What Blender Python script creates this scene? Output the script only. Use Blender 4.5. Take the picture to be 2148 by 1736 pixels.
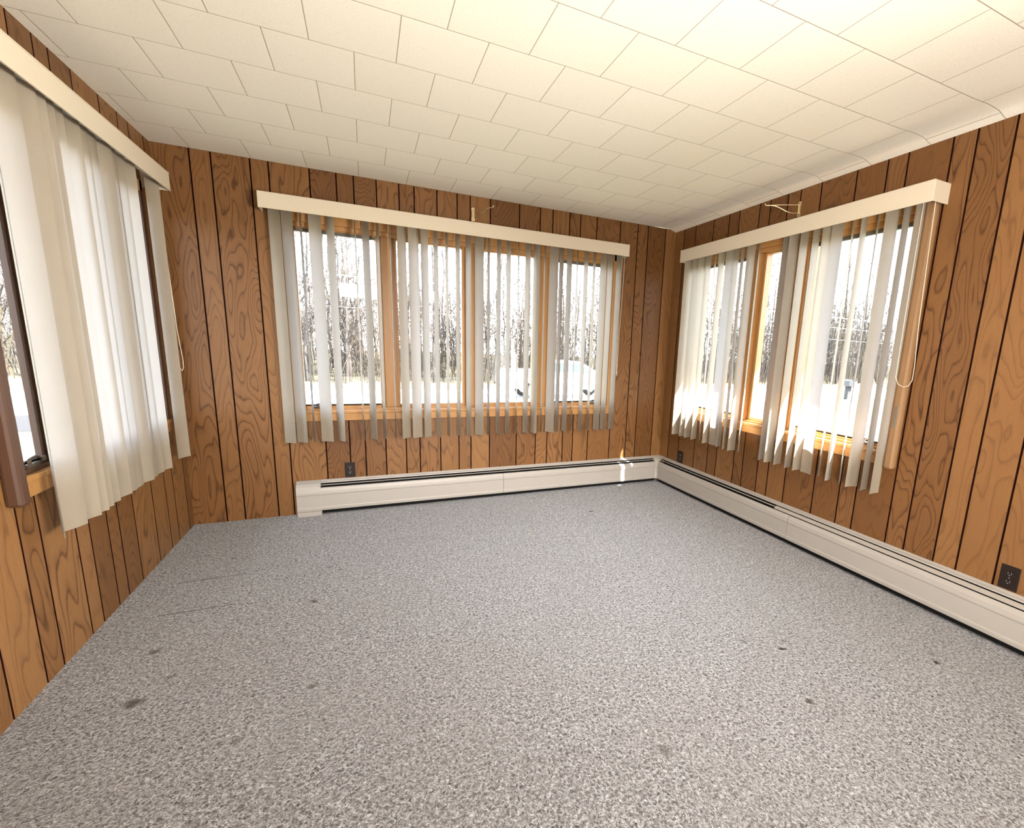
import bpy, bmesh, math, random
from mathutils import Matrix, Vector
random.seed(7)
sc = bpy.context.scene
for o in list(bpy.data.objects): bpy.data.objects.remove(o)
COL = sc.collection
R = math.radians

# ------------------------------------------------------------------ camera
XR, H, YB = 3.781, 2.382, -6.6           # right wall x, ceiling height, rear wall y
W_PX, F_PX, CX, CY = 2148.0, 956.65, 1197.1, 907.76
yaw, pitch, roll = 0.4243, 0.1840, 0.0377
fwd = Vector((math.sin(yaw)*math.cos(pitch), math.cos(yaw)*math.cos(pitch), -math.sin(pitch)))
rt = Vector((math.cos(yaw), -math.sin(yaw), 0)); up = rt.cross(fwd)
rr = math.cos(roll)*rt + math.sin(roll)*up
uu = -math.sin(roll)*rt + math.cos(roll)*up
cam_d = bpy.data.cameras.new('camera'); cam = bpy.data.objects.new('camera', cam_d); COL.objects.link(cam)
cam.matrix_world = Matrix(((rr.x, uu.x, -fwd.x, 1.1114), (rr.y, uu.y, -fwd.y, -3.7164), (rr.z, uu.z, -fwd.z, 1.280), (0, 0, 0, 1)))
cam_d.sensor_fit = 'HORIZONTAL'; cam_d.sensor_width = 36.0
cam_d.lens = F_PX/W_PX*36.0
cam_d.shift_x = (W_PX/2-CX)/W_PX; cam_d.shift_y = (CY-868.0)/W_PX
cam_d.clip_start = 0.05; cam_d.clip_end = 400
sc.camera = cam

# ------------------------------------------------------------------ world, sun, fill lights, exposure
wd = bpy.data.worlds.new('sky'); sc.world = wd; wd.use_nodes = True
nt = wd.node_tree; nt.nodes.clear()
wo = nt.nodes.new('ShaderNodeOutputWorld'); bg = nt.nodes.new('ShaderNodeBackground')
tc = nt.nodes.new('ShaderNodeTexCoord'); sx = nt.nodes.new('ShaderNodeSeparateXYZ'); rp = nt.nodes.new('ShaderNodeValToRGB')
nt.links.new(tc.outputs['Generated'], sx.inputs[0]); nt.links.new(sx.outputs['Z'], rp.inputs[0])
nt.links.new(rp.outputs[0], bg.inputs[0]); nt.links.new(bg.outputs[0], wo.inputs[0])
rp.color_ramp.elements[0].position = 0.0; rp.color_ramp.elements[0].color = (1.0, 1.0, 1.0, 1)
rp.color_ramp.elements[1].position = 0.55; rp.color_ramp.elements[1].color = (0.60, 0.78, 1.0, 1)
SKY, SUN, REAR_FILL, UPL, SIDE_L, SIDE_R = 6.0, 50.0, 13.0, 22.0, 58.0, 104.0
bg.inputs[1].default_value = SKY

def light(name, kind, loc, direction, energy, color, **kw):
    d = bpy.data.lights.new(name, kind); d.energy = energy; d.color = color
    for k, v in kw.items(): setattr(d, k, v)
    o = bpy.data.objects.new(name, d); COL.objects.link(o); o.location = loc
    o.rotation_euler = Vector(direction).to_track_quat('-Z', 'Y').to_euler()
    return o
light('sun', 'SUN', (12, -10, 14), (-1, 0.80, -1.75), SUN, (1.0, 0.95, 0.85), angle=R(0.6))
# added fill lights, unseen behind the camera, to brighten the room
light('rear_fill_light', 'AREA', (1.7, YB+0.15, 2.22), (0.08, 1, -0.40), REAR_FILL, (1.0, 0.98, 0.96), shape='RECTANGLE', size=2.0, size_y=0.25, spread=R(42))
light('left_rear_fill_light', 'AREA', (0.06, -4.9, 1.00), (1, 0.60, 0.24), SIDE_L, (1.0, 0.97, 0.93), shape='RECTANGLE', size=1.9, size_y=0.9, spread=R(105))
light('right_rear_fill_light', 'AREA', (XR-0.12, -5.0, 1.00), (-1, 0.45, 0.30), SIDE_R, (1.0, 0.96, 0.90), shape='RECTANGLE', size=1.6, size_y=0.9, spread=R(105))
light('upward_fill_light', 'AREA', (2.0, -5.3, 0.25), (0.0, 0.45, 1), UPL, (1.0, 0.95, 0.87), shape='RECTANGLE', size=2.6, size_y=1.6)
for nm, loc, dr, w, h in (('portal_back', (1.90, 0.14, 1.40), (0, -1, 0), 2.5, 1.3), ('portal_right', (XR+0.14, -1.23, 1.40), (-1, 0, 0), 1.9, 1.3), ('portal_left', (-0.14, -0.93, 1.40), (1, 0, 0), 1.35, 1.3)):
    p = light(nm, 'AREA', loc, dr, 1.0, (1, 1, 1), shape='RECTANGLE', size=w, size_y=h); p.data.cycles.is_portal = True
sc.view_settings.view_transform = 'Standard'; sc.view_settings.look = 'None'
sc.view_settings.exposure = 1.45; sc.view_settings.gamma = 1.0; sc.view_settings.use_curve_mapping = False
sc.cycles.use_denoising = True; sc.cycles.max_bounces = 10; sc.cycles.diffuse_bounces = 6
sc.cycles.transparent_max_bounces = 16; sc.cycles.sample_clamp_indirect = 6.0; sc.cycles.caustics_reflective = False

# ------------------------------------------------------------------ materials
class N:
    def __init__(s, name):
        s.m = bpy.data.materials.new(name); s.m.use_nodes = True; s.t = s.m.node_tree; s.t.nodes.clear()
        s.out = s.n('ShaderNodeOutputMaterial')
    def n(s, ty, **kw):
        x = s.t.nodes.new(ty)
        for k, v in kw.items(): setattr(x, k, v)
        return x
    def l(s, a, b): s.t.links.new(a, b)
    def put(s, sock, v):
        if isinstance(v, bpy.types.NodeSocket): s.l(v, sock)
        elif isinstance(v, (tuple, list)) and len(v) == 3 and sock.type == 'RGBA': sock.default_value = (*v, 1)
        else: sock.default_value = v
    def math(s, op, a, b=0.0, c=0.0, clamp=False):
        x = s.n('ShaderNodeMath', operation=op, use_clamp=clamp)
        for i, v in enumerate((a, b, c)): s.put(x.inputs[i], v)
        return x.outputs[0]
    def vec(s, x, y, z):
        v = s.n('ShaderNodeCombineXYZ')
        for i, q in enumerate((x, y, z)): s.put(v.inputs[i], q)
        return v.outputs[0]
    def pos(s):
        g = s.n('ShaderNodeNewGeometry'); q = s.n('ShaderNodeSeparateXYZ'); s.l(g.outputs['Position'], q.inputs[0])
        return q.outputs[0], q.outputs[1], q.outputs[2]
    def noise(s, v, scale, detail=2.0, rough=0.5, dist=0.0):
        x = s.n('ShaderNodeTexNoise'); s.put(x.inputs['Vector'], v)
        x.inputs['Scale'].default_value = scale; x.inputs['Detail'].default_value = detail
        x.inputs['Roughness'].default_value = rough; x.inputs['Distortion'].default_value = dist
        return x.outputs[0]
    def ramp(s, f, pts):
        x = s.n('ShaderNodeValToRGB'); s.put(x.inputs[0], f); e = x.color_ramp.elements
        while len(e) < len(pts): e.new(0.5)
        for i, (p, c) in enumerate(pts): e[i].position = p; e[i].color = (*c, 1) if len(c) == 3 else c
        return x.outputs[0]
    def mix(s, f, a, b, blend='MIX'):
        x = s.n('ShaderNodeMix', data_type='RGBA', blend_type=blend)
        s.put(x.inputs[0], f); s.put(x.inputs[6], a); s.put(x.inputs[7], b); return x.outputs[2]
    def bsdf(s, col, rough=0.5, spec=0.5, metal=0.0, bump=None, bstr=0.3, bdist=0.002):
        b = s.n('ShaderNodeBsdfPrincipled'); s.put(b.inputs['Base Color'], col); s.put(b.inputs['Roughness'], rough)
        b.inputs['Specular IOR Level'].default_value = spec; b.inputs['Metallic'].default_value = metal
        if bump is not None:
            u = s.n('ShaderNodeBump'); u.inputs['Strength'].default_value = bstr; u.inputs['Distance'].default_value = bdist
            s.l(bump, u.inputs['Height']); s.l(u.outputs[0], b.inputs['Normal'])
        s.l(b.outputs[0], s.out.inputs[0]); return b

def flat(name, col, rough=0.5, spec=0.5, metal=0.0, var=0.06, scale=30.0):
    m = N(name); x, y, z = m.pos(); f = m.noise(m.vec(x, y, z), scale, 3)
    c = m.mix(f, tuple(max(0, q*(1-var)) for q in col), tuple(min(1, q*(1+var)) for q in col))
    m.bsdf(c, rough, spec, metal); return m.m

def panel_mat():
    m = N('oak_panelling'); x, y, z = m.pos(); u = m.math('ADD', x, y)
    a = m.n('ShaderNodeAttribute'); a.attribute_name = 'plank'; h = a.outputs['Fac']
    h2 = m.math('FRACT', m.math('MULTIPLY', h, 7.31)); h3 = m.math('FRACT', m.math('MULTIPLY', h, 13.7))
    fld = m.noise(m.vec(m.math('MULTIPLY_ADD', u, 6.5, m.math('MULTIPLY', h, 40)), m.math('MULTIPLY', z, 1.45), m.math('MULTIPLY', h2, 9)), 1.0, 1.5, 0.45, 0.25)
    wob = m.noise(m.vec(m.math('MULTIPLY', u, 40), m.math('MULTIPLY', z, 9), h), 1.0, 3, 0.6)
    freq = m.math('MULTIPLY_ADD', h3, 10, 12)
    ring = m.math('FRACT', m.math('ADD', m.math('MULTIPLY', fld, freq), m.math('MULTIPLY', wob, 0.38)))
    line = m.ramp(ring, [(0.0, (0, 0, 0)), (0.45, (0.03, 0.03, 0.03)), (0.70, (0.30, 0.30, 0.30)), (0.84, (1, 1, 1)), (0.92, (0.25, 0.25, 0.25)), (1.0, (0, 0, 0))])
    pore = m.noise(m.vec(m.math('MULTIPLY', u, 420), m.math('MULTIPLY', z, 14), h), 1.0, 2, 0.6)
    blot = m.noise(m.vec(m.math('MULTIPLY', u, 3), m.math('MULTIPLY', z, 1.2), m.math('MULTIPLY', h, 9)), 1.0, 3, 0.6)
    strg = m.math('MULTIPLY', m.math('SMOOTH_MIN', m.math('MULTIPLY_ADD', h2, 1.0, 0.26), 0.85, 0.2), m.math('MULTIPLY_ADD', wob, 0.9, 0.45))
    base = m.mix(h3, (0.310, 0.152, 0.055), (0.130, 0.052, 0.015))
    base = m.mix(m.math('MULTIPLY', blot, 0.7), base, (0.175, 0.082, 0.025))
    base = m.mix(m.math('MULTIPLY_ADD', pore, 0.6, -0.1, clamp=True), base, (0.108, 0.044, 0.014))
    c = m.mix(m.math('MULTIPLY', line, strg, clamp=True), base, (0.047, 0.016, 0.004))
    m.bsdf(c, m.math('MULTIPLY_ADD', pore, 0.16, 0.34), 0.28, bump=pore, bstr=0.12, bdist=0.001); return m.m

def trimwood(name, c0, c1, rough=0.4, along=None):
    m = N(name); x, y, z = m.pos(); u = m.math('ADD', x, y)
    f = m.noise(m.vec(m.math('MULTIPLY', u, 60), m.math('MULTIPLY', z, 4 if along != 'h' else 60), 0.3), 1.0, 3, 0.6, 0.4)
    c = m.mix(f, c0, c1); m.bsdf(c, rough, 0.4, bump=f, bstr=0.08, bdist=0.001); return m.m

def ceil_mat():
    m = N('ceiling_tiles'); x, y, z = m.pos()
    v = m.math('DIVIDE', m.math('ADD', y, 1.511), 0.3022); row = m.math('FLOOR', v); fv = m.math('FRACT', v)
    par = m.math('MULTIPLY', m.math('FRACT', m.math('MULTIPLY', row, 0.5)), 1.0)      # 0 or .5
    uu_ = m.math('ADD', m.math('DIVIDE', m.math('SUBTRACT', x, 0.812), 0.3074), par); fu = m.math('FRACT', uu_)
    col = m.math('FLOOR', uu_)
    du = m.math('MULTIPLY', m.math('MINIMUM', fu, m.math('SUBTRACT', 1, fu)), 0.3074)
    dv = m.math('MULTIPLY', m.math('MINIMUM', fv, m.math('SUBTRACT', 1, fv)), 0.3022)
    d = m.math('MINIMUM', du, dv)
    mr = m.n('ShaderNodeMapRange'); m.l(d, mr.inputs[0]); mr.inputs[1].default_value = 0.0006; mr.inputs[2].default_value = 0.0022
    j = mr.outputs[0]
    t = m.n('ShaderNodeTexWhiteNoise', noise_dimensions='2D'); m.l(m.vec(row, col, 0), t.inputs[0])
    worm = m.noise(m.vec(x, y, 0), 260, 3, 0.65, 1.2)
    big = m.noise(m.vec(x, y, 0), 1.3, 2)
    c = m.mix(t.outputs[0], (0.86, 0.815, 0.69), (0.885, 0.84, 0.72))
    c = m.mix(m.ramp(worm, [(0.30, (1, 1, 1)), (0.46, (0, 0, 0))]), c, (0.66, 0.61, 0.50))
    c = m.mix(j, (0.34, 0.285, 0.20), c)
    hgt = m.math('ADD', m.math('MULTIPLY', worm, 0.35), j)
    m.bsdf(c, 0.85, 0.2, bump=hgt, bstr=0.35, bdist=0.0025); return m.m

MARKS = [(0.36, -0.67, .022, .55), (0.88, -0.97, .022, .55), (0.93, -1.02, .02, .5), (0.83, -1.33, .026, .85), (0.28, -1.53, .032, .8), (0.32, -1.84, .042, .95), (0.88, -1.97, .026, .75),
         (2.71, -0.63, .022, .8), (2.75, -2.45, .02, 1.25), (2.80, -2.42, .026, .5), (3.32, -2.77, .019, 1.4), (3.36, -2.73, .022, .5), (2.59, -2.72, .02, 1.0), (1.95, -2.70, .03, .6), (0.39, -1.73, .026, .6), (2.62, -2.36, .022, .5), (0.68, -2.15, .03, .5)]
def carpet_mat():
    m = N('grey_carpet'); x, y, z = m.pos(); p = m.vec(x, y, 0)
    f1 = m.noise(p, 105, 3, 0.78, 0.8); f2 = m.noise(p, 40, 2, 0.6); f3 = m.noise(p, 2.2, 3, 0.55); f4 = m.noise(p, 260, 1, 0.5)
    c = m.ramp(f1, [(0.37, (0.012, 0.010, 0.009)), (0.45, (0.088, 0.080, 0.078)), (0.55, (0.200, 0.190, 0.190)), (0.65, (0.46, 0.45, 0.455))])
    c = m.mix(m.ramp(f2, [(0.35, (0.5, 0.5, 0.5)), (0.65, (0, 0, 0))]), c, (0.10, 0.091, 0.087))
    c = m.mix(m.ramp(f3, [(0.38, (0.28, 0.28, 0.28)), (0.62, (0, 0, 0))]), c, (0.125, 0.113, 0.105))
    wx = m.math('MULTIPLY_ADD', m.noise(p, 28, 2, 0.6), 0.05, -0.025); wy = m.math('MULTIPLY_ADD', m.noise(m.vec(y, x, 3), 28, 2, 0.6), 0.05, -0.025)
    tot = None
    for (mx, my, r, k) in MARKS:
        v = m.n('ShaderNodeVectorMath', operation='DISTANCE'); m.l(m.vec(m.math('ADD', x, wx), m.math('ADD', y, wy), 0), v.inputs[0]); v.inputs[1].default_value = (mx, my, 0)
        q = m.n('ShaderNodeMapRange', interpolation_type='SMOOTHSTEP'); m.l(v.outputs['Value'], q.inputs[0])
        q.inputs[1].default_value = r; q.inputs[2].default_value = r*0.1; q.inputs[3].default_value = 0; q.inputs[4].default_value = k
        tot = q.outputs[0] if tot is None else m.math('MAXIMUM', tot, q.outputs[0])
    for (xa, xb, yc) in ((0.17, 0.47, -0.90), (0.19, 0.49, -1.225)):      # two pressed creases
        dy = m.math('ABSOLUTE', m.math('SUBTRACT', y, yc)); dx = m.math('ABSOLUTE', m.math('SUBTRACT', x, (xa+xb)/2))
        q = m.math('MULTIPLY', m.math('LESS_THAN', dy, 0.0035), m.math('LESS_THAN', dx, (xb-xa)/2))
        tot = m.math('MAXIMUM', tot, m.math('MULTIPLY', q, 0.75))
    spk = m.math('MULTIPLY', tot, m.math('MULTIPLY_ADD', f1, 1.9, -0.15), clamp=True)
    c = m.mix(spk, c, (0.035, 0.024, 0.017))
    hgt = m.math('SUBTRACT', m.math('ADD', f1, m.math('MULTIPLY', f4, 0.5)), m.math('MULTIPLY', tot, 1.3))
    b = m.bsdf(c, 0.95, 0.05, bump=hgt, bstr=0.85, bdist=0.010)
    b.inputs['Sheen Weight'].default_value = 1.0; b.inputs['Sheen Roughness'].default_value = 0.35
    tn = m.ramp(f1, [(0.38, (0.30, 0.29, 0.29)), (0.56, (0.97, 0.98, 1.0))]); m.l(m.mix(spk, tn, (0.04, 0.03, 0.025)), b.inputs['Sheen Tint']); return m.m

def vane_mat():
    m = N('vane_vinyl'); uv = m.n('ShaderNodeUVMap'); q = m.n('ShaderNodeSeparateXYZ'); m.l(uv.outputs[0], q.inputs[0])
    rib = m.math('SINE', m.math('MULTIPLY', q.outputs[0], 200.0))
    b = m.n('ShaderNodeBump'); b.inputs['Strength'].default_value = 0.28; b.inputs['Distance'].default_value = 0.001; m.l(rib, b.inputs['Height'])
    x, y, z = m.pos(); f = m.noise(m.vec(x, y, z), 9, 2)
    c = m.mix(f, (0.31, 0.262, 0.196), (0.28, 0.232, 0.170))
    d = m.n('ShaderNodeBsdfDiffuse'); m.put(d.inputs[0], c); m.l(b.outputs[0], d.inputs['Normal'])
    t = m.n('ShaderNodeBsdfTranslucent'); m.put(t.inputs[0], (0.86, 0.82, 0.82))
    mx = m.n('ShaderNodeMixShader'); mx.inputs[0].default_value = 0.135; m.l(d.outputs[0], mx.inputs[1]); m.l(t.outputs[0], mx.inputs[2])
    g = m.n('ShaderNodeBsdfGlossy'); g.inputs['Roughness'].default_value = 0.45; m2 = m.n('ShaderNodeMixShader'); m2.inputs[0].default_value = 0.03
    m.l(mx.outputs[0], m2.inputs[1]); m.l(g.outputs[0], m2.inputs[2]); m.l(m2.outputs[0], m.out.inputs[0]); return m.m

def glass_mat(name='window_glass', tint=(0.97, 0.98, 0.98), refl=0.035):
    m = N(name); t = m.n('ShaderNodeBsdfTransparent'); m.put(t.inputs[0], tint); g = m.n('ShaderNodeBsdfGlossy'); g.inputs['Roughness'].default_value = 0.02
    mx = m.n('ShaderNodeMixShader'); mx.inputs[0].default_value = refl; m.l(t.outputs[0], mx.inputs[1]); m.l(g.outputs[0], mx.inputs[2]); m.l(mx.outputs[0], m.out.inputs[0]); return m.m

def ground_mat(name, c0, c1, scale, bumpd=0.02):
    m = N(name); x, y, z = m.pos(); p = m.vec(x, y, z)
    f = m.noise(p, scale, 4, 0.65); f2 = m.noise(p, scale*0.12, 3)
    c = m.mix(m.math('MULTIPLY_ADD', f2, 0.6, m.math('MULTIPLY', f, 0.4)), c0, c1)
    m.bsdf(c, 0.95, 0.1, bump=f, bstr=0.5, bdist=bumpd); return m.m

M = dict(
    panel=panel_mat(), groove=flat('groove_dark_stain', (0.011, 0.002, 0.001), 0.85, 0.05), ceil=ceil_mat(), carpet=carpet_mat(), vane=vane_mat(), glass=glass_mat(),  # panelling grooves stained near black
    gold=trimwood('golden_oak_trim', (0.44, 0.225, 0.070), (0.33, 0.150, 0.042), 0.38), goldh=trimwood('golden_oak_rail', (0.46, 0.24, 0.078), (0.35, 0.162, 0.047), 0.38, 'h'),
    case=trimwood('casing_oak', (0.30, 0.175, 0.085), (0.22, 0.120, 0.055), 0.45), shaded_oak=trimwood('shaded_oak_trim', (0.085, 0.040, 0.022), (0.055, 0.024, 0.013), 0.45), white=flat('cream_enamel', (0.62, 0.54, 0.41), 0.45, 0.4, var=0.02),  # left window oak has its backlit shade put into the colour
    heat=flat('heater_enamel', (0.345, 0.312, 0.275), 0.4, 0.45, var=0.03, scale=14), black=flat('black_void', (0.006, 0.006, 0.006), 0.8, 0.1), rail=flat('white_aluminium', (0.75, 0.75, 0.73), 0.35),
    gasket=flat('grey_green_screen_rail', (0.11, 0.10, 0.075), 0.6), cord=flat('cream_cord', (0.70, 0.62, 0.48), 0.7), brass=flat('polished_brass', (0.92, 0.78, 0.50), 0.36, 0.5, 1.0),
    brown=flat('dark_brown_plastic', (0.013, 0.0065, 0.0045), 0.45, 0.3), slot=flat('socket_slot', (0.002, 0.002, 0.002), 0.6), steel=flat('tarnished_steel', (0.33, 0.29, 0.23), 0.4, 0.5, 0.8), nickel=flat('bright_contact', (0.6, 0.58, 0.55), 0.3, 0.5, 0.9),
    bronze=flat('bronze_operator', (0.10, 0.075, 0.055), 0.4, 0.5, 0.6), siding=flat('outside_siding', (0.55, 0.53, 0.48), 0.7), soffit=flat('soffit_white', (0.6, 0.6, 0.58), 0.7),
    lawn=ground_mat('spring_lawn', (0.030, 0.038, 0.022), (0.042, 0.042, 0.030), 6.0), road=ground_mat('pale_asphalt', (0.40, 0.40, 0.41), (0.46, 0.46, 0.46), 8.0, 0.004), drive=ground_mat('driveway_asphalt', (0.012, 0.011, 0.012), (0.015, 0.014, 0.015), 8.0, 0.004),
    litter=ground_mat('leaf_litter', (0.060, 0.050, 0.032), (0.045, 0.036, 0.022), 5.0, 0.05),
    barkA=flat('grey_brown_bark', (0.034, 0.030, 0.028), 0.9, 0.1, var=0.25, scale=3), barkB=flat('tan_bark', (0.048, 0.039, 0.028), 0.9, 0.1, var=0.25, scale=3), barkC=flat('pinkish_bark', (0.044, 0.035, 0.031), 0.9, 0.1, var=0.2, scale=3),
    paint=flat('white_car_paint', (0.85, 0.86, 0.88), 0.25, 0.5), chrome=flat('chrome', (0.6, 0.6, 0.62), 0.2, 0.5, 0.9), tyre=flat('tyre_rubber', (0.02, 0.02, 0.02), 0.8), red=flat('red_lens', (0.09, 0.014, 0.017), 0.3), tint=flat('tinted_car_glass', (0.012, 0.020, 0.031), 0.08, 0.6),
    greyp=flat('grey_mailbox_metal', (0.008, 0.009, 0.0105), 0.5), postw=flat('weathered_post', (0.010, 0.010, 0.010), 0.9), whitep=flat('white_newspaper_tube', (0.8, 0.8, 0.8), 0.5), wire=flat('utility_wire', (0.009, 0.009, 0.010), 0.6), wirew=flat('bare_bright_wire', (0.80, 0.80, 0.80), 0.5),
)

# ------------------------------------------------------------------ mesh helpers
class MB:
    """collects shapes, builds ONE mesh object"""
    def __init__(s, T=None): s.b = bmesh.new(); s.T = T or (lambda a, b, c: (a, b, c)); s.mats = []; s.mi = 0; s.uv = None
    def mat(s, m):
        if m not in s.mats: s.mats.append(m)
        s.mi = s.mats.index(m); return s
    def v(s, p): return s.b.verts.new(s.T(*p))
    def f(s, vs):
        try: q = s.b.faces.new(vs)
        except ValueError: return None
        q.material_index = s.mi; return q
    def box(s, a0, a1, b0, b1, c0, c1, bev=0.0):
        n0 = len(s.b.verts)
        vs = [s.v((a, b, c)) for a in (a0, a1) for b in (b0, b1) for c in (c0, c1)]
        fs = [s.f([vs[i] for i in q]) for q in ((0, 1, 3, 2), (4, 6, 7, 5), (0, 4, 5, 1), (2, 3, 7, 6), (0, 2, 6, 4), (1, 5, 7, 3))]
        if bev > 0:
            es = list({e for q in fs for e in q.edges})
            r = bmesh.ops.bevel(s.b, geom=es, offset=bev, segments=2, affect='EDGES', profile=0.5)
            for q in r['faces']: q.material_index = s.mi
        return s
    def prism(s, prof, a0, a1, axis=0, cap=True):
        """prof: list of (b, c); extruded along first coordinate"""
        def P(a, q): return (a, q[0], q[1]) if axis == 0 else ((q[0], a, q[1]) if axis == 1 else (q[0], q[1], a))
        A = [s.v(P(a0, q)) for q in prof]; B = [s.v(P(a1, q)) for q in prof]; n = len(prof)
        for i in range(n): s.f([A[i], A[(i+1) % n], B[(i+1) % n], B[i]])
        if cap: s.f(A[::-1]); s.f(B)
        return s
    def sheet(s, prof, a0, a1):
        A = [s.v((a0, *q)) for q in prof]; B = [s.v((a1, *q)) for q in prof]
        for i in range(len(prof)-1): s.f([A[i], A[i+1], B[i+1], B[i]])
        return s
    def tube(s, pts, r, n=6, r1=None, cap=True):
        pts = [Vector(s.T(*p)) for p in pts]; rings = []; m = len(pts)
        for i, p in enumerate(pts):
            d = (pts[min(i+1, m-1)]-pts[max(i-1, 0)]).normalized()
            a = d.orthogonal().normalized() if i == 0 else (a - d*a.dot(d)).normalized()
            b = d.cross(a); q = r if r1 is None else r+(r1-r)*i/(m-1)
            rings.append([s.b.verts.new(p+q*(math.cos(6.28318*k/n)*a+math.sin(6.28318*k/n)*b)) for k in range(n)])
        for i in range(m-1):
            for k in range(n): s.f([rings[i][k], rings[i][(k+1) % n], rings[i+1][(k+1) % n], rings[i+1][k]])
        if cap: s.f(rings[0][::-1]); s.f(rings[-1])
        return s
    def lathe(s, c, axis, prof, n=20):
        """prof: (radius, height) along axis direction vector"""
        ax = Vector(axis).normalized(); a = ax.orthogonal().normalized(); b = ax.cross(a); c = Vector(c); rings = []
        for (r, h) in prof: rings.append([s.v(tuple(c+ax*h+r*(math.cos(6.28318*k/n)*a+math.sin(6.28318*k/n)*b))) for k in range(n)])
        for i in range(len(prof)-1):
            for k in range(n): s.f([rings[i][k], rings[i][(k+1) % n], rings[i+1][(k+1) % n], rings[i+1][k]])
        s.f(rings[0][::-1]); s.f(rings[-1]); return s
    def build(s, name, mat=None, parent=None, smooth=False, recalc=True, label=None, kind=None):
        if recalc: bmesh.ops.recalc_face_normals(s.b, faces=s.b.faces[:])
        me = bpy.data.meshes.new(name); s.b.to_mesh(me); s.b.free()
        for m in (s.mats or [mat]): me.materials.append(m)
        if smooth:
            for q in me.polygons: q.use_smooth = True
            try: me.set_sharp_from_angle(angle=R(40))
            except Exception: pass
        o = bpy.data.objects.new(name, me); COL.objects.link(o)
        if parent is not None: o.parent = parent; o.matrix_parent_inverse = Matrix.Translation(-Vector(parent.location)) if parent.type == 'EMPTY' or True else o.matrix_parent_inverse
        if label: o['label'] = label
        if kind: o['kind'] = kind
        return o
def thing(name, loc, label, cat, group=None):
    o = bpy.data.objects.new(name, None); COL.objects.link(o); o.location = loc; o.empty_display_size = 0.1
    return tag(o, label, cat, group)
def tag(o, label, cat, group=None, kind=None):
    o['label'] = label; o['category'] = cat
    if group: o['group'] = group
    if kind: o['kind'] = kind
    return o
def struct(o, label=None, cat=None):
    o['kind'] = 'structure'
    if label: o['label'] = label
    if cat: o['category'] = cat
    return o

TB = lambda s, n, z: (s, -n, z)             # back wall:  s = x
TR = lambda s, n, z: (XR-n, -s, z)          # right wall: s = -y
TL = lambda s, n, z: (n, s, z)              # left wall:  s = y

# ------------------------------------------------------------------ room shell
def wall(name, T, s0, s1, grooves, hole, label, thick=0.12):
    gw, gd = 0.0085, 0.005
    mb = MB(T); lay = mb.b.faces.layers.float.new('plank')
    rnd = random.Random(name)
    # full mesh in s: plank faces and V grooves
    cuts = []; gs = sorted(g for g in grooves if s0+0.02 < g < s1-0.02)
    edges = [s0]+[g for g in gs]+[s1]
    def col(a, b, na, nb, h, mat):
        zs = [0.0, H]; pieces = []
        if hole and a < hole[1]-1e-6 and b > hole[0]+1e-6:
            segs = []
            for (p, q) in ((a, min(b, hole[0])), (max(a, hole[1]), b)):
                if q-p > 1e-6: segs.append((p, q, [(0, H)]))
            p, q = max(a, hole[0]), min(b, hole[1])
            if q-p > 1e-6: segs.append((p, q, [(0, hole[2]), (hole[3], H)]))
        else: segs = [(a, b, [(0, H)])]
        mb.mat(mat)
        for p, q, zz in segs:
            fp = na+(nb-na)*(p-a)/(b-a); fq = na+(nb-na)*(q-a)/(b-a)
            for z0, z1 in zz:
                f = mb.f([mb.v((p, fp, z0)), mb.v((q, fq, z0)), mb.v((q, fq, z1)), mb.v((p, fp, z1))])
                if f: f[lay] = h
    for i in range(len(edges)-1):
        a = edges[i]+(gw/2 if i > 0 else 0); b = edges[i+1]-(gw/2 if i < len(edges)-2 else 0)
        col(a, b, 0, 0, rnd.random(), M['panel'])
        if i < len(edges)-2:
            g = edges[i+1]
            col(g-gw/2, g, 0, -gd, 0.5, M['groove']); col(g, g+gw/2, -gd, 0, 0.5, M['groove'])
    # outer skin and reveal
    mb.mat(M['siding'])
    def q(*p): mb.f([mb.v(x) for x in p])
    t = -thick
    if hole:
        h0, h1, hz0, hz1 = hole
        for a, b, z0, z1 in ((s0, h0, 0, H), (h1, s1, 0, H), (h0, h1, 0, hz0), (h0, h1, hz1, H)): q((a, t, z0), (b, t, z0), (b, t, z1), (a, t, z1))
        q((h0, 0, hz0), (h1, 0, hz0), (h1, t, hz0), (h0, t, hz0)); q((h0, 0, hz1), (h1, 0, hz1), (h1, t, hz1), (h0, t, hz1))
        q((h0, 0, hz0), (h0, t, hz0), (h0, t, hz1), (h0, 0, hz1)); q((h1, 0, hz0), (h1, t, hz0), (h1, t, hz1), (h1, 0, hz1))
    else: q((s0, t, 0), (s1, t, 0), (s1, t, H), (s0, t, H))
    q((s0, 0, 0), (s0, t, 0), (s0, t, H), (s0, 0, H)); q((s1, 0, 0), (s1, t, 0), (s1, t, H), (s1, 0, H))
    q((s0, 0, H), (s1, 0, H), (s1, t, H), (s0, t, H)); q((s0, 0, 0), (s1, 0, 0), (s1, t, 0), (s0, t, 0))
    o = mb.build(name, recalc=False); struct(o, label, 'wall'); return o

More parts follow.
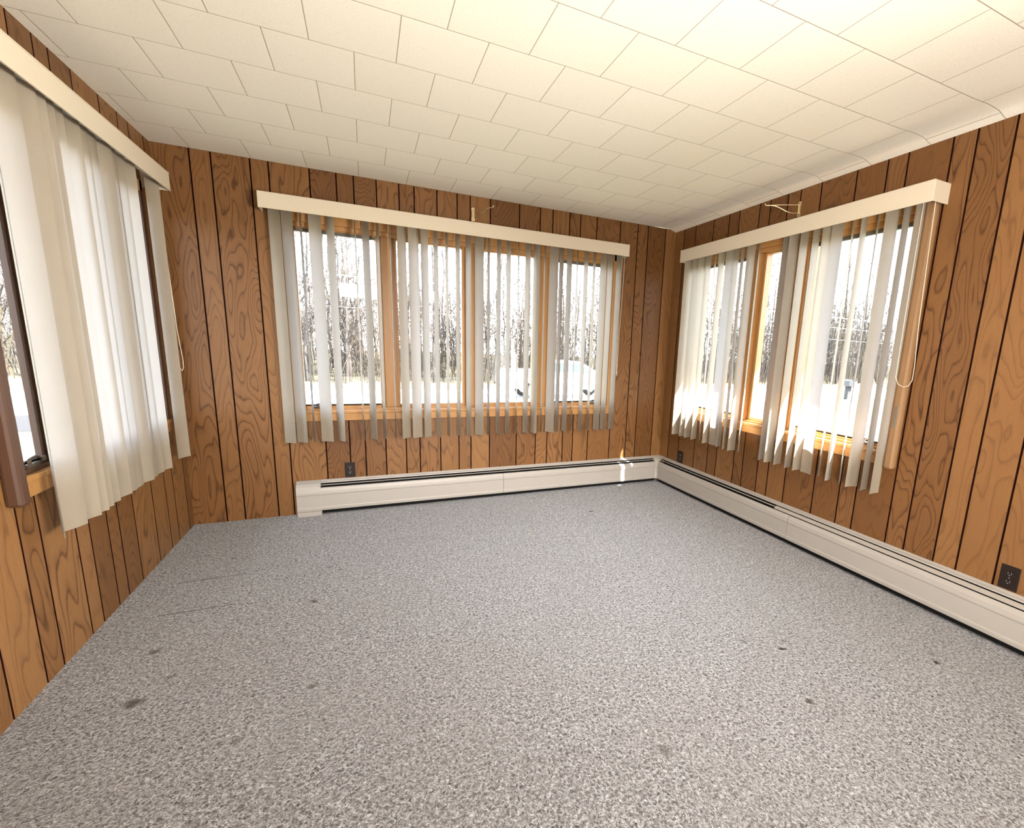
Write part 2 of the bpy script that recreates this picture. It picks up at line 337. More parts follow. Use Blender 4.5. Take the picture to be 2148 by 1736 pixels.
GB = [.186, .292, .494, .593, .822, .98, 1.086, 1.23, 1.378, 1.481, 1.64, 1.787, 1.885, 2.04, 2.275, 2.45, 2.56, 2.71, 2.81, 2.963, 3.193, 3.372, 3.48, 3.669]
GR0 = [.13, .288, .516, .694, .804, 1.004, 1.102, 1.252, 1.352, 1.504, 1.734, 1.91, 2.015, 2.22, 2.32, 2.466, 2.568, 2.72]
GR = GR0+[g+1.217*k for k in (1, 2, 3) for g in GR0[8:] if g+1.217*k > 2.75]
GL0 = [.081, .27, .39, .572, .8, .957, 1.057, 1.2, 1.296, 1.503, 1.607, 1.788]
GL = [-g for g in GL0]+[-(g+1.217*k) for k in (1, 2, 3) for g in GL0[3:11] if g+1.217*k > 1.8]
HB, HR_, HL = (.66, 3.14, .75, 2.04), (.30, 2.165, .75, 2.04), (-1.60, -.27, .75, 2.04)
wall('wall_back', TB, 0, XR, GB, HB, 'dark oak grooved panelling under and around the widest window')
wall('wall_right', TR, 0, -YB, GR, HR_, 'lighter oak grooved panelling behind the long white heater on the sunny side')
wall('wall_left', TL, YB, 0, GL, HL, 'oak grooved panelling meeting the carpet with no heater in front')
wall('wall_rear', lambda s, n, z: (s, YB+n, z), 0, XR, [0.3*k for k in range(1, 12)], None, 'panelled wall behind the viewer')

fl = MB(); fl.mat(M['carpet']); fl.box(0, XR, YB, 0, -0.12, 0)
struct(fl.build('floor'), 'worn grey beige wall to wall carpet with small burns and creases', 'floor')
# ceiling: tiles, drooping a little where it meets the right wall
ce = MB(); ce.mat(M['ceil']); xs = [0, 1, 2, 3, 3.3, 3.45]+[3.45+0.02*k for k in range(1, 16)]+[XR]; ys = [YB+k*(-YB)/24 for k in range(25)]
def cz(x, y):
    d = XR-x
    return H - 0.020*math.exp(-(d/0.045)**2) + 0.004*math.exp(-((d-0.16)/0.07)**2)
grid = [[ce.v((x, y, cz(x, y))) for y in ys] for x in xs]
for i in range(len(xs)-1):
    for k in range(len(ys)-1): ce.f([grid[i][k], grid[i][k+1], grid[i+1][k+1], grid[i+1][k]])
tp = ce.v((-.12, YB-.12, H+.05)), ce.v((XR+.12, YB-.12, H+.05)), ce.v((XR+.12, .12, H+.05)), ce.v((-.12, .12, H+.05)); ce.f(tp)
struct(ce.build('ceiling', smooth=True, recalc=False), 'cream textured ceiling tiles laid in staggered rows', 'ceiling')
rf = MB(); rf.mat(M['soffit'])
EAVE = 0.767
rf.box(-.7, XR+EAVE, YB-.7, .7, H+.051, H+.16)
struct(rf.build('roof_slab'), 'white soffit and eave overhanging the windows outside', 'roof')

# ------------------------------------------------------------------ windows
def window(name, T, hole, units, mulls, label, casings, wood='gold', woodh='goldh', kd=1.0):
    T0 = T; T = lambda a, n, z: T0(a, n*kd if n < 0 else n, z)
    s0, s1, z0, z1 = hole
    fr = MB(T); fr.mat(M[wood])
    # jambs and head lining the opening
    fr.box(s0, s0+.03, -.11, .0, z0, z1); fr.box(s1-.03, s1, -.11, .0, z0, z1); fr.mat(M[woodh]); fr.box(s0+.03, s1-.03, -.11, 0, z1-.03, z1); fr.box(s0+.03, s1-.03, -.115, 0.0, z0, z0+.035)
    root = fr.build(name); struct(root, label, 'window')
    for a, b in mulls:
        m = MB(T); m.mat(M[wood]); m.box(a, b, -.11, .004, z0+.035, z1-.03, .006); m.build('mullion', parent=root)
    for a, b, kind in units:
        w = .028 if kind == 'fixed' else .034
        sa = MB(T); sa.mat(M[wood]); n0, n1 = -.075, -.03
        lo, hi = z0+.035, z1-.03
        sa.box(a-w, a, n0, n1, lo, hi); sa.box(b, b+w, n0, n1, lo, hi); sa.mat(M[woodh]); sa.box(a, b, n0, n1, lo, .806); sa.box(a, b, n0, n1, 2.0, hi)
        # stepped bead round the glass
        sa.mat(M[wood]); sa.box(a-.010, a+.004, -.06, -.018, lo, hi); sa.box(b-.004, b+.010, -.06, -.018, lo, hi); sa.mat(M[woodh]); sa.box(a, b, -.06, -.018, lo, .798); sa.box(a, b, -.06, -.018, 2.006, hi)
        s_ = sa.build('sash', parent=root)
        g = MB(T); g.mat(M['glass']); g.box(a-.002, b+.002, -.054, -.050, .80, 2.004); g.build('glass_pane', parent=s_)
        if kind != 'fixed':
            k = MB(T); k.mat(M['gasket']); k.box(a, b, -.045, -.022, 1.985, 2.012); k.box(a, b, -.047, -.03, .800, .812); k.build('screen_rail', parent=s_)
            c = a+.16 if kind == 'opL' else b-.10
            c = b-.09 if kind == 'opR' else a+.09
            o = MB(T); o.mat(M['bronze']); o.box(c-.035, c+.035, -.03, .006, z0+.034, z0+.052, .004); o.lathe((c-.01, -.008, z0+.05), (0, 0, 1), [(.011, 0), (.011, .014), (.006, .02)], 12)
            o.tube([(c-.01, -.008, z0+.066), (c+.015, .004, z0+.074), (c+.04, .01, z0+.060)], .0045, 8); o.lathe((c+.043, .011, z0+.05), (0, 0, 1), [(.006, 0), (.008, .008), (.006, .018)], 10)
            o.build('crank_handle', parent=root, smooth=True, label='dark crank handle on the window sill')
    # stool + apron
    st = MB(T); st.mat(M['goldh']); st.box(s0-.03, s1+.03, 0.001, .026, z0-.003, z0+.020, .005); st.build('sill', parent=root)
    ap = MB(T); ap.mat(M['goldh']); ap.box(s0-.03, s1+.03, 0.001, .018, .694, z0-.003, .003); ap.build('apron', parent=root)
    hd = MB(T); hd.mat(M['goldh']); hd.box(s0-.03, s1+.03, 0.001, .018, z1, z1+.06, .003); hd.build('head_casing', parent=root)
    for (a, b, n, zb, bev, mt) in casings:
        c = MB(T); c.mat(M[mt]); c.box(a, b, 0.001, n, zb, z1+.06, bev); c.build('side_casing', parent=root)
    return root
window('window_1', TB, HB, [(.705, 1.215, 'opL'), (1.345, 1.825, 'fixed'), (1.955, 2.418, 'fixed'), (2.595, 3.09, 'opR')], [(1.243, 1.318), (1.852, 1.928), (2.46, 2.54)],
       'golden oak four light window in the back wall behind open vanes', [(.63, .66, .018, .755, .003, 'gold'), (3.14, 3.17, .018, .755, .003, 'gold')])
w2 = window('window_2', TR, HR_, [(.355, .975, 'opL'), (1.10, 1.285, 'fixed'), (1.505, 2.105, 'opR')], [(1.008, 1.068), (1.312, 1.474)],  # second mullion widened, unseen behind the vanes, to block a sun patch
       'golden oak three light window in the sunny right wall', [(.265, .30, .018, .755, .003, 'gold'), (2.166, 2.215, .046, .685, .012, 'case')])
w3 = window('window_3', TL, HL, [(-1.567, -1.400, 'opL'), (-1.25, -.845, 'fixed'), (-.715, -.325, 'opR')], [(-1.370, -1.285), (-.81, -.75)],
       'oak three light window coloured dark for backlit shade in the left wall behind mostly closed vanes', [(-1.652, -1.601, .046, .685, .012, 'shaded_oak'), (-.27, -.235, .018, .755, .003, 'shaded_oak')], wood='shaded_oak', woodh='shaded_oak', kd=0.35)
pl = MB(TR); pl.mat(M['steel']); pl.box(2.183, 2.200, .0455, .0485, .915, 1.035, .001); pl.build('latch_plate', parent=w2, label='narrow tarnished metal latch plate')

# ------------------------------------------------------------------ vertical blinds
def vane_mesh(L, bow, name='vane', w=.089, seg=10):
    b = bmesh.new(); uvl = b.loops.layers.uv.new('UVMap'); A = []
    for k in range(seg+1):
        t = k/seg; x = (t-.5)*w; yy = bow*(1-(2*t-1)**2)-bow*.5
        A.append([b.verts.new((x, yy, z)) for z in (0.0, L*0.5, L)])
    for k in range(seg):
        for r in (0, 1):
            f = b.faces.new([A[k][r], A[k+1][r], A[k+1][r+1], A[k][r+1]]); f.smooth = True
            for lp, (tu, tv) in zip(f.loops, ((k, r), (k+1, r), (k+1, r+1), (k, r+1))): lp[uvl].uv = (tu/seg, tv*.5)
    me = bpy.data.meshes.new(name); b.to_mesh(me); b.free(); me.materials.append(M['vane']); return me
def blind(T, s0, s1, zv0, zv1, zb, vanes, label, wall_id, cords, depth=.13, close=None):
    c = T((s0+s1)/2, 0.002, zv1)
    root = thing('vertical_blind', c, label, 'blind', 'vertical blinds over the windows')
    P = lambda mb, nm, mt=None, **k: mb.build(nm, mt, parent=root, **k)
    va = MB(T); va.mat(M['white'])
    va.box(s0, s1, depth-.005, depth, zv0, zv1, .0015)                           # face board
    va.box(s0+.002, s1-.002, depth, depth+.0025, zv0, zv0+.004); va.box(s0+.002, s1-.002, depth, depth+.0025, zv1-.004, zv1)
    P(va, 'valance')
    for a in (s0, s1-.006):
        e = MB(T); e.mat(M['white']); e.box(a, a+.006, .002, depth-.0055, zv0+.002, zv1-.001, .001); P(e, 'valance_return')
    hr = MB(T); hr.mat(M['rail']); hr.box(s0+.02, s1-.02, .052, .098, zv1-.052, zv1-.012, .003); P(hr, 'headrail')
    L = zv1-.065-zb; ms = [vane_mesh(L, q) for q in (.0045, .007, -.0055)]
    rnd = random.Random(label)
    for i, (s, th) in enumerate(vanes):
        o = bpy.data.objects.new('vane', ms[0 if rnd.random() < .5 else (1 if rnd.random() < .6 else 2)]); COL.objects.link(o)
        o.parent = root; o.matrix_parent_inverse = Matrix.Translation(-Vector(root.location))
        p0 = Vector(T(s, .075, zb)); t = R(th)
        if wall_id == 'B': d = Vector((math.cos(t), -math.sin(t), 0))
        elif wall_id == 'R': d = Vector((-math.sin(t), -math.cos(t), 0))
        else: d = Vector((math.sin(t), math.cos(t), 0))
        tl = rnd.uniform(-.002, .002)
        m = Matrix.Identity(4); zax = Vector((d.x*tl, d.y*tl, 1)).normalized(); ya = zax.cross(d).normalized(); xa = ya.cross(zax)
        for r in range(3): m[r][0], m[r][1], m[r][2], m[r][3] = xa[r], ya[r], zax[r], p0[r]
        o.matrix_basis = m
    for k, pts in enumerate(cords):
        cm = MB(T); cm.mat(M['cord']); cm.tube(pts, .0016, 6); P(cm, 'pull_cord', smooth=True)
    return root
def arc_cord(s, n, ztop, zlow, ds, dn=0.0):
    pts = [(s, n, ztop), (s+ds*.1, n, ztop-(ztop-zlow)*.5), (s+ds*.35, n+dn*.3, zlow+.10)]
    for k in range(9):
        a = math.pi*k/8; pts.append((s+ds*.35-(ds*.0)+(.030)*(1-math.cos(a))*(-1 if ds < 0 else 1)*1.0, n+dn, zlow+.03-.03*math.sin(a)))
    return pts
VB = [(.614, 34), (.687, 38), (.762, 76), (.843, 28), (.93, 54), (1.083, 84), (1.151, 60), (1.227, 78), (1.305, 88), (1.377, -44), (1.457, -32), (1.534, -48), (1.619, 76), (1.696, 86), (1.776, 80), (1.856, 74), (1.938, 54), (2.014, 92), (2.093, 84), (2.171, 84), (2.25, 102), (2.33, 80), (2.399, 74), (2.472, 102), (2.551, 54), (2.618, 90), (2.689, 84), (2.762, 108), (2.845, 92), (2.922, 102), (3.005, 80), (3.074, 86), (3.158, 88)]
VR = [(.336, -86), (.430, -95), (.495, -100), (.578, -110), (.658, -132), (.737, -108), (.82, -2), (.892, -114), (.961, -122), (1.036, -96), (1.115, -128), (1.34, -108), (1.41, -92), (1.483, -100), (1.57, -104), (1.640, -95), (1.717, 8), (1.808, -120), (1.878, -106), (1.952, -122), (2.024, -80), (2.097, -102), (2.16, -94)]
VL = [(-1.53, 152), (-1.45, 25), (-1.354, 25), (-1.292, 23), (-1.235, 15), (-1.165, 10), (-1.06, 15), (-.985, 12), (-.905, 6), (-.818, 26), (-.74, 11), (-.665, 8), (-.582, 25), (-.288, 25)]
blind(TB, .538, 3.222, 2.070, 2.166, .553, VB, 'wide cream vertical blind with mostly open vanes on the dark back wall', 'B',
      [[(3.205, .085, 2.10), (3.200, .083, 1.75), (3.192, .08, 1.40), (3.190, .08, 1.05)], [(3.188, .07, 2.10), (3.186, .07, 1.6), (3.184, .075, 1.25), (3.187, .08, 1.06)]])
blind(TR, .268, 2.243, 2.045, 2.144, .535, VR, 'cream vertical blind with sunlit vane tips on the right wall', 'R',
      [[(2.232, .085, 2.08), (2.240, .085, 1.80), (2.252, .085, 1.45), (2.266, .085, 1.25), (2.266, .085, 1.18), (2.252, .085, 1.150), (2.228, .085, 1.143), (2.20, .084, 1.155), (2.18, .08, 1.19), (2.17, .07, 1.5), (2.168, .068, 2.08)]])
blind(TL, -1.70, -.187, 2.077, 2.175, .535, VL, 'cream vertical blind with mostly closed glowing vanes on the left wall', 'L',
      [[(-.222, .085, 2.10), (-.212, .085, 1.66), (-.190, .085, 1.30), (-.150, .085, 1.12), (-.155, .085, 1.07), (-.185, .085, 1.055), (-.22, .085, 1.08), (-.235, .085, 1.3), (-.238, .08, 2.10)]])

# ------------------------------------------------------------------ baseboard heaters
FR = [(.072, .040), (.0735, .052), (.0735, .062), (.071, .067), (.0705, .155), (.0735, .160), (.0735, .168), (.071, .186), (.064, .203), (.058, .209)]   # front cover profile (n, z)
def strip(prof, th=.0015): return prof+[(n-th, z-th*.3) for n, z in prof[::-1]]
def heater(name, T, s0, s1, seams, label, end=None, flap=None, corner=None):
    root = thing(name, T((s0+s1)/2, .001, 0), label, 'heater', 'cream baseboard heaters')
    P = lambda mb, nm, **k: mb.build(nm, parent=root, **k)
    bp = MB(T); bp.mat(M['heat']); bp.prism([(.001, .004), (.004, .004), (.004, .2395), (.012, .242), (.0215, .2385), (.0235, .233), (.0222, .2325), (.0205, .2370), (.012, .2400), (.0055, .2375), (.0055, .252), (.001, .254)], s0, s1); P(bp, 'back_plate')
    inn = MB(T); inn.mat(M['black']); inn.box(s0, s1, .0045, .055, .012, .150); inn.box(s0, s1, .0045, .006, .150, .236); P(inn, 'heating_element')
    cuts = [s0]+seams+[s1]
    for a, b in zip(cuts[:-1], cuts[1:]):
        c = MB(T); c.mat(M['heat']); c.prism(strip(FR), a+.0012, b-.0012); P(c, 'front_cover')
    lv = MB(T); lv.mat(M['heat']); lv.prism([(.0355, .2245), (.0425, .2215), (.0420, .2200), (.0350, .223)], s0, flap or s1); P(lv, 'damper_blade')
    if flap:
        d = MB(T); d.mat(M['heat']); d.prism([(.030, .2285), (.0545, .2150), (.0540, .2135), (.0295, .2270)], flap, s1); P(d, 'damper_flap')
    for s in seams:
        j = MB(T); j.mat(M['heat']); j.prism([(.0055, .2395), (.0125, .2435), (.0225, .2395), (.0248, .2325), (.0236, .2320), (.0215, .2385), (.0120, .2422), (.0055, .2385)], s-.02, s+.045); P(j, 'joint_clip')
    if end:
        a, b = end; e = MB(T); e.mat(M['heat'])
        prof = [(.001, .012), (.068, .012), (.068, .034), (.0745, .040), (.0755, .052), (.0755, .064), (.073, .068), (.0725, .156), (.0755, .162), (.075, .176), (.071, .196), (.060, .218), (.044, .236), (.022, .2465), (.006, .2535), (.001, .2535)]
        e.prism(prof, a, b); P(e, 'end_cap')
        sh = MB(T); sh.mat(M['heat']); sh.box(a+.003, b-.001, .064, .0705, .001, .030); P(sh, 'foot')
    return root
heater('baseboard_heater', TB, .772, XR-.085, [2.146], 'shorter cream baseboard heater along the back wall with sun streaks near its far end', end=(.618, .774))
heater('baseboard_heater', TR, .085, 6.3, [1.628, 4.6], 'longer cream baseboard heater running along the right wall towards the viewer', flap=1.49)
ck = thing('heater_corner_cover', (XR-.03, -.03, 0), 'cream inside corner cover joining the two baseboard heaters', 'heater cover')
cm = MB(); cm.mat(M['heat'])
prof = [(.0755, .040), (.0765, .064), (.0735, .070), (.0735, .156), (.0765, .162), (.0755, .178), (.071, .198), (.060, .220), (.044, .238), (.022, .249), (.004, .256)]
def cpt(n, z, k):
    # k=0..4 sweeps from back-wall side to right-wall side with a 45 degree facet
    pts = [(XR-.100, -n), (XR-n-.012, -n), (XR-n, -n-.012), (XR-n, -.100)]
    return (*pts[k], z)
g = [[cm.v(cpt(n, z, k)) for k in range(4)] for n, z in prof]
for i in range(len(prof)-1):
    for k in range(3): cm.f([g[i][k], g[i][k+1], g[i+1][k+1], g[i+1][k]])
cm.build('cover_shell', parent=ck, smooth=True)

# ------------------------------------------------------------------ wall outlets
def outlet(T, s, z, label, grp='brown duplex outlets'):
    root = thing('wall_outlet', T(s, .0005, z), label, 'outlet', grp)
    P = lambda mb, nm, **k: mb.build(nm, parent=root, **k)
    p = MB(T); p.mat(M['brown']); p.box(s-.035, s+.035, .0005, .006, z-.057, z+.057, .0022); P(p, 'cover_plate')
    for dz in (.0195, -.0195):
        f = MB(T); f.mat(M['brown'])
        pr = [(s+.017*math.cos(a)*1.0, z+dz+max(-.0125, min(.0125, .017*math.sin(a)))) for a in [6.28318*k/24 for k in range(24)]]
        A = [f.v((q[0], .006, q[1])) for q in pr]; B = [f.v((q[0], .0078, q[1])) for q in pr]
        for i in range(24): f.f([A[i], A[(i+1) % 24], B[(i+1) % 24], B[i]])
        f.f(B); fo = P(f, 'socket_face')
        sl = MB(T); sl.mat(M['nickel']); sl.box(s-.0072, s-.0052, .0076, .0082, z+dz-.002, z+dz+.006); sl.box(s+.0052, s+.0072, .0076, .0082, z+dz-.002, z+dz+.007); sl.lathe((s, .0076, z+dz-.007), (0, 1, 0), [(.0024, 0), (.0024, .0006)], 10); sl.build('contact_slots', parent=fo)
    sc_ = MB(T); sc_.mat(M['steel']); sc_.lathe((s, .006, z), (0, 1, 0), [(.0032, 0), (.0026, .0012)], 12); P(sc_, 'screw')
outlet(TB, .972, .315, 'dark brown outlet above the heater on the back wall')
outlet(TR, .337, .312, 'small dark outlet beside the corner below the sunlit vane tips')
outlet(TR, 2.775, .316, 'dark brown outlet above the heater at the edge of the picture on the right wall')

# ------------------------------------------------------------------ brass plant hooks
def hook(T, s, z, tip, label):
    root = thing('plant_hook', T(s, .001, z), label, 'hook', 'brass swing arm plant hooks')
    P = lambda mb, nm, **k: mb.build(nm, parent=root, **k)
    pl_ = MB(T); pl_.mat(M['brass']); hh = .048; pts = []
    for k in range(13): a = math.pi*k/12; pts.append((s+.0125*math.cos(a), z+hh-.0125+.0125*math.sin(a)))
    pts += [(s-.0085, z+hh-.028), (s-.0085, z-hh+.028)]
    for k in range(13): a = math.pi+math.pi*k/12; pts.append((s+.0125*math.cos(a), z-hh+.0125+.0125*math.sin(a)))
    pts += [(s+.0085, z-hh+.028), (s+.0085, z+hh-.028)]
    A = [pl_.v((q[0], .001, q[1])) for q in pts]; B = [pl_.v((q[0], .004, q[1])) for q in pts]; n = len(pts)
    for i in range(n): pl_.f([A[i], A[(i+1) % n], B[(i+1) % n], B[i]])
    pl_.f(B); pl_.f(A[::-1]); P(pl_, 'mounting_plate')
    for dz in (hh-.0125, -hh+.0125):
        q = MB(T); q.mat(M['bronze']); q.lathe((s, .004, z+dz), (0, 1, 0), [(.0042, 0), (.0036, .002)], 12); P(q, 'screw', label='dark screw head')
    pv = MB(T); pv.mat(M['brass']); pv.tube([(s, .010, z-.030), (s, .010, z+.030)], .0042, 10); P(pv, 'pivot_rod', smooth=True)
    for dz in (.028, -.028):
        e = MB(T); e.mat(M['brass']); e.box(s-.005, s+.005, .004, .015, z+dz-.002, z+dz+.002); P(e, 'pivot_lug')
    ts, tn, tz = tip; ar = MB(T); ar.mat(M['brass'])
    ar.tube([(s, .012, z+.024), (s+(ts-s)*.5, .012+(tn-.012)*.5, z+.022), (ts, tn, z+.016), (ts+(ts-s)*.04, tn*1.04, z+.019), (ts+(ts-s)*.06, tn*1.055, z+.028)], .0028, 8)
    P(ar, 'swing_arm', smooth=True)
    br = MB(T); br.mat(M['brass']); q = []
    for k in range(11):
        t = k/10; q.append((s+(ts-s)*t*.98, .012+(tn-.012)*t*.98, z-.026+.041*(t**1.0)+.010*math.sin(2*math.pi*t)*-1*.9))
    br.tube(q, .0026, 8); P(br, 'curved_brace', smooth=True)
hook(TR, 1.354, 2.239, (1.262, .2, 2.27), 'brass plant hook swung out over the right wall valance')
hook(TB, 1.9065, 2.251, (2.005, .2, 2.28), 'brass plant hook above the middle of the wide back wall valance')

# ------------------------------------------------------------------ outside
GZ = -.9
g = MB(); g.mat(M['lawn']); g.box(-90, 130, -40, 12.4, GZ-.3, GZ); struct(g.build('ground'), 'pale spring lawn outside', 'ground')
g = MB(); g.mat(M['road']); g.box(-90, 130, 12.4, 18.8, GZ-.3, GZ+.004); struct(g.build('road'), 'pale sun bleached road outside', 'road')
g = MB(); g.mat(M['drive']); g.box(-30, -3.6, 9.7, 12.2, GZ-.3, GZ+.006); struct(g.build('driveway'), 'grey asphalt driveway outside the left window', 'driveway')
g = MB(); g.mat(M['litter'])
prof = [(18.8, GZ-.3), (18.8, GZ+.02), (20.5, GZ+.15), (24, GZ+.25), (60, GZ+.9), (60, GZ-.3)]
g.prism(prof, -90, 130); struct(g.build('road_bank'), 'leaf littered bank beyond the road', 'ground')

def tree_mesh(seed, mat, hgt):
    rnd = random.Random(seed); mb = MB(); mb.mat(mat)
    r0 = hgt*rnd.uniform(.006, .010); pts = []; x = y = 0
    for k in range(9):
        pts.append((x, y, hgt*k/8)); x += rnd.uniform(-.016, .016)*hgt; y += rnd.uniform(-.016, .016)*hgt
    mb.tube(pts, r0, 6, r0*.15, cap=False)
    def limb(p, d, L, r, depth):
        q = [p]; d = Vector(d).normalized()
        for k in range(4):
            d = (d+Vector((rnd.uniform(-.25, .25), rnd.uniform(-.25, .25), rnd.uniform(-.1, .28)))).normalized(); p = p+d*(L/4); q.append(p)
        mb.tube([tuple(t) for t in q], r, 3, r*.35, cap=False)
        if depth:
            for k in range(rnd.randint(3, 5)):
                i = rnd.randint(1, 4); a = rnd.uniform(0, 6.28); dd = (d+Vector((math.cos(a), math.sin(a), rnd.uniform(-.1, .7)))*.9)
                limb(q[i], dd, L*rnd.uniform(.4, .7), r*.5, depth-1)
    for k in range(26):
        t = rnd.uniform(.12, .97); i = int(t*8); f = t*8-i; p = Vector(pts[i]).lerp(Vector(pts[min(i+1, 8)]), f); a = rnd.uniform(0, 6.28)
        limb(p, (math.cos(a), math.sin(a), rnd.uniform(.25, 1.1)), hgt*rnd.uniform(.10, .24)*(1.15-t*.6), r0*.36*(1.1-t*.6), 2)
    me_o = mb.build('bare_tree', recalc=False, smooth=False); return me_o
protos = [tree_mesh(k, M[('barkA', 'barkB', 'barkC')[k % 3]], h) for k, h in enumerate((9.5, 11, 8.2, 10.2, 7.2, 12))]
TL_LAB = 'bare leafless tree with thin tangled branches in the wood beyond the road'
for o in protos: tag(o, TL_LAB, 'tree', 'bare trees beyond the road')
rnd = random.Random(11); first = set(); spots = []
def inview(x, y):
    for (ax, ay), (bx, by) in (((.6, 0), (3.2, 0)), ((XR, -.3), (XR, -2.1)), ((0, -1.6), (0, -.3))):
        dx, dy = x-1.11, y+3.72
        for px, py in ((ax, ay), (bx, by)): pass
        c1 = (ax-1.11)*dy-(ay+3.72)*dx; c2 = (bx-1.11)*dy-(by+3.72)*dx
        if c1*c2 < 0: return True
    return False
while len(spots) < 285:
    y = 20.3+24*rnd.random()**1.5; tt = (len(spots)+rnd.random())*0.618034 % 1.0; x = 1.1+(y+3.7)*(-1.05+tt*3.05)+rnd.uniform(-.5, .5)
    if inview(x, y) and all((x-a)**2+(y-b)**2 > (.22 if y < 26 else .35) for a, b in spots): spots.append((x, y))
for i, (x, y) in enumerate(spots):
    k = rnd.randrange(len(protos)); p = protos[k]
    if k not in first: o = p; first.add(k)
    else: o = p.copy(); COL.objects.link(o)
    s = rnd.uniform(.75, 1.15)
    if y > 30: s *= rnd.uniform(.8, 1.1)
    o.location = (x, y, GZ+.08+.45*min(1, max(0, (y-19.5)/32))); o.rotation_euler = (rnd.uniform(-.05, .05), rnd.uniform(-.05, .05), rnd.uniform(0, 6.28)); o.scale = (s, s, s*rnd.uniform(.85, 1.1))
for k, p in enumerate(protos):
    if k not in first: bpy.data.objects.remove(p)
# undergrowth: uncountable thin saplings and brush along the bank
br = MB(); rnd = random.Random(5)
for mk, n in (('barkB', 2300), ('barkC', 1600), ('barkA', 900)):
    br.mat(M[mk])
    for k in range(n):
        while True:
            x = rnd.uniform(-26, 72); y = rnd.uniform(19.6, 34)
            if inview(x, y): break
        p = Vector((x, y, GZ+.2)); d = Vector((rnd.uniform(-.25, .25), rnd.uniform(-.25, .25), 1)); L = rnd.uniform(.8, 2.6) if rnd.random() < .55 else rnd.uniform(2.5, 7.5); q = [tuple(p)]
        for j in range(4): d = (d+Vector((rnd.uniform(-.25, .25), rnd.uniform(-.25, .25), .15))).normalized(); p = p+d*L/4; q.append(tuple(p))
        br.tube(q, .008+.0022*L, 3, .004, cap=False)
        for j in range(4):
            t = Vector(q[rnd.randint(1, 4)]); a = rnd.uniform(0, 6.28); e = t+Vector((math.cos(a)*.4, math.sin(a)*.4, rnd.uniform(.1, .6)))*rnd.uniform(.5, 1.3); br.tube([tuple(t), tuple(e)], .007, 3, .003, cap=False)
tag(br.build('undergrowth', recalc=False), 'tan tangle of bare brush and saplings at the foot of the wood', 'undergrowth', kind='stuff')
# utility wires along the road
for k, (yy, z0, mt, r, lab) in enumerate(((17.0, 3.36, 'wire', .016, 'upper dark utility wire crossing the view of the wood'), (17.0, 2.62, 'wire', .013, 'lower dark utility wire crossing the view of the wood'), (17.2, 3.84, 'wirew', .016, 'pale utility wire above the dark wires'))):
    w = MB(); w.mat(M[mt]); w.tube([(x, yy, z0+.0006*(((x+20) % 44)-22)**2*.5-.08+.0-(.006*x if k < 2 else 0)) for x in range(-40, 90, 4)], r, 5)
    tag(w.build('utility_wire', smooth=True), lab, 'wire', 'utility wires')
# white pickup on the road
TX, TY = 6.46, 14.0
tr = thing('pickup_truck', (TX+2.6, TY+.95, GZ), 'white pickup truck parked on the road outside the back window', 'truck')
P = lambda mb, nm, **k: mb.build(nm, parent=tr, **k)
b = MB(); b.mat(M['paint'])
prof = [(0, .52), (.02, 1.20), (1.95, 1.22), (2.0, .60), (5.25, .60), (5.3, .95), (5.05, 1.08), (3.95, 1.14), (1.96, 1.14), (1.96, 1.0)]
b.prism([(TX+u, GZ+w) for u, w in [(0, .50), (.02, 1.18), (1.62, 1.20), (1.66, 1.12), (3.9, 1.12), (5.0, 1.05), (5.28, .92), (5.30, .50), (4.75, .46), (4.62, .78), (4.0, .78), (3.88, .46), (1.42, .46), (1.30, .78), (.70, .78), (.58, .46)]], TY, TY+1.9, axis=1); P(b, 'body')
b = MB(); b.mat(M['paint'])
lo = [(TX+1.60, 0), (TX+4.0, 0)]; A = []
for (x, yo, z) in ((TX+1.60, 0.05, 1.11), (TX+4.0, .05, 1.11), (TX+3.05, .17, 1.62), (TX+1.78, .17, 1.64)): A.append(((x, TY+yo, GZ+z), (x, TY+1.9-yo, GZ+z)))
F = [b.v(p[0]) for p in A]; Bk = [b.v(p[1]) for p in A]; b.f(F); b.f(Bk[::-1])
for i in range(4): b.f([F[i], F[(i+1) % 4], Bk[(i+1) % 4], Bk[i]])
P(b, 'cab')
def onside(x, z): t = (z-1.11)/.52; return (TX+x, TY+.05+.12*t-.006, GZ+z)
for pts in ([(1.80, 1.17), (2.52, 1.17), (2.52, 1.54), (1.88, 1.54)], [(2.60, 1.17), (3.55, 1.17), (3.02, 1.53), (2.60, 1.53)]):
    b = MB(); b.mat(M['tint']); vs = [b.v(onside(x, z)) for x, z in pts]; vb = [b.v((p[0], p[1]+.012, p[2])) for p in [onside(x, z) for x, z in pts]]; b.f(vs); b.f(vb[::-1])
    for i in range(4): b.f([vs[i], vs[(i+1) % 4], vb[(i+1) % 4], vb[i]])
    P(b, 'side_window', label='dark tinted side window')
b = MB(); b.mat(M['tint']); b.prism([(TX+3.14, GZ+1.585), (TX+3.93, GZ+1.16), (TX+3.945, GZ+1.175), (TX+3.15, GZ+1.60)], TY+.18, TY+1.72, axis=1); P(b, 'windscreen')
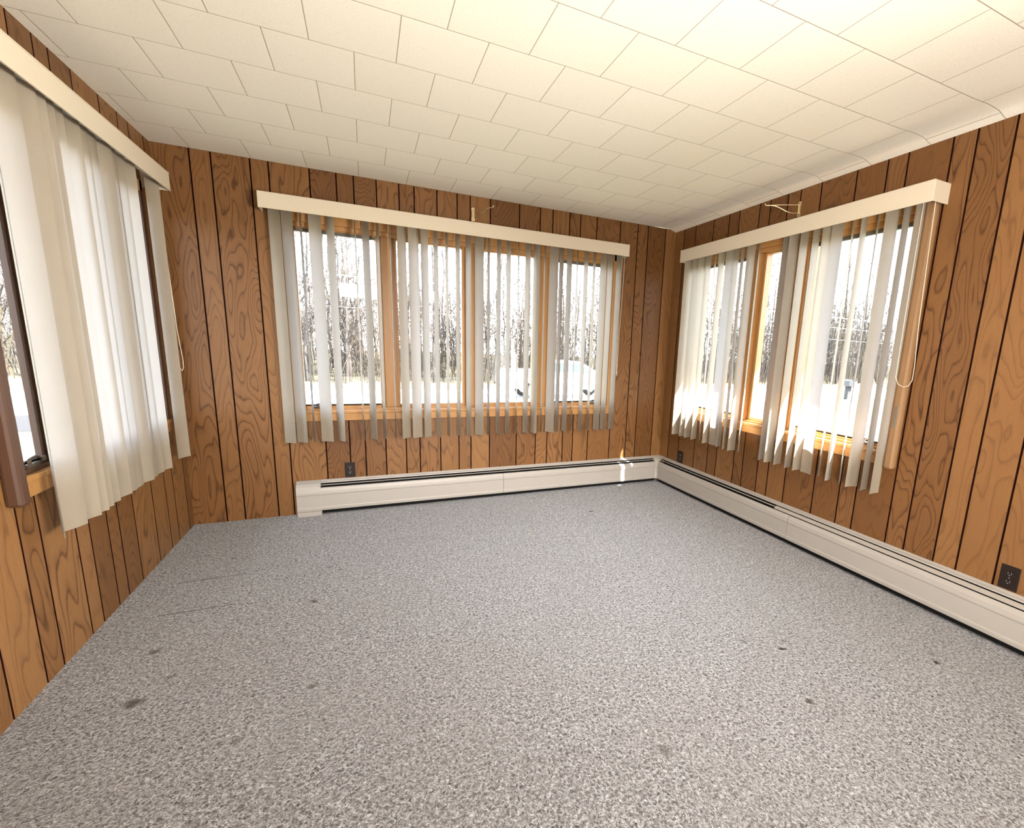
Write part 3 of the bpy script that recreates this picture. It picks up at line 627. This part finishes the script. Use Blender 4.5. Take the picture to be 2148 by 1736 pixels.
b = MB(); b.mat(M['tyre']); b.box(TX, TX+1.6, TY-.012, TY+1.91, GZ+1.175, GZ+1.215, .01); P(b, 'bed_cover', label='black cover over the truck bed')
for x in (1.0, 4.32):
    for y in (TY+.02, TY+1.66):
        b = MB(); b.lathe((TX+x, y, GZ+.36), (0, 1, 0), [(.02, 0), (.20, 0), (.22, .01), (.33, .0), (.36, .05), (.36, .18), (.33, .22), (.02, .22)], 20); wo_ = P(b.mat(M['tyre']), 'wheel', smooth=True)
        wo_.data.materials.append(M['tyre']) if not wo_.data.materials else None
        h = MB(); h.mat(M['chrome']); h.lathe((TX+x, y-.008, GZ+.36), (0, 1, 0), [(.19, 0), (.19, .006), (.06, .012)], 16); h.build('hub_cap', parent=wo_) if False else P(h, 'hub_cap')
b = MB(); b.mat(M['red']); b.box(TX+.0-.012, TX+.14, TY-.014, TY+.05, GZ+.72, GZ+1.0, .01); P(b, 'tail_light', label='red tail light')
b = MB(); b.mat(M['chrome']); b.box(TX-.14, TX+.02, TY+.04, TY+1.86, GZ+.42, GZ+.58, .02); P(b, 'rear_bumper', label='grey metal rear bumper')
b = MB(); b.mat(M['paint']); b.box(TX-.022, TX+.004, TY+.12, TY+1.78, GZ+.62, GZ+1.16, .008); P(b, 'tailgate')
# roadside mailbox
mbx = thing('mailbox', (24.7, 12.6, GZ), 'grey roadside mailbox and newspaper tube on a post', 'mailbox')
P = lambda mb, nm, **k: mb.build(nm, parent=mbx, **k)
b = MB(); b.mat(M['postw']); b.box(24.57, 24.83, 12.5, 12.7, GZ, GZ+.80, .01); P(b, 'post')
b = MB(); b.mat(M['greyp']); pr = [(24.38, GZ+.74), (24.72, GZ+.74), (24.72, GZ+.96)]+[(24.55+.17*math.cos(a), GZ+.96+.12*math.sin(a)) for a in [math.pi*k/8 for k in range(1, 8)]]+[(24.38, GZ+.96)]
b.prism(pr, 12.35, 12.9, axis=1); P(b, 'box')
b = MB(); b.mat(M['whitep']); b.box(24.78, 25.02, 12.35, 12.85, GZ+.74, GZ+.97, .03); P(b, 'newspaper_tube', label='white newspaper tube')
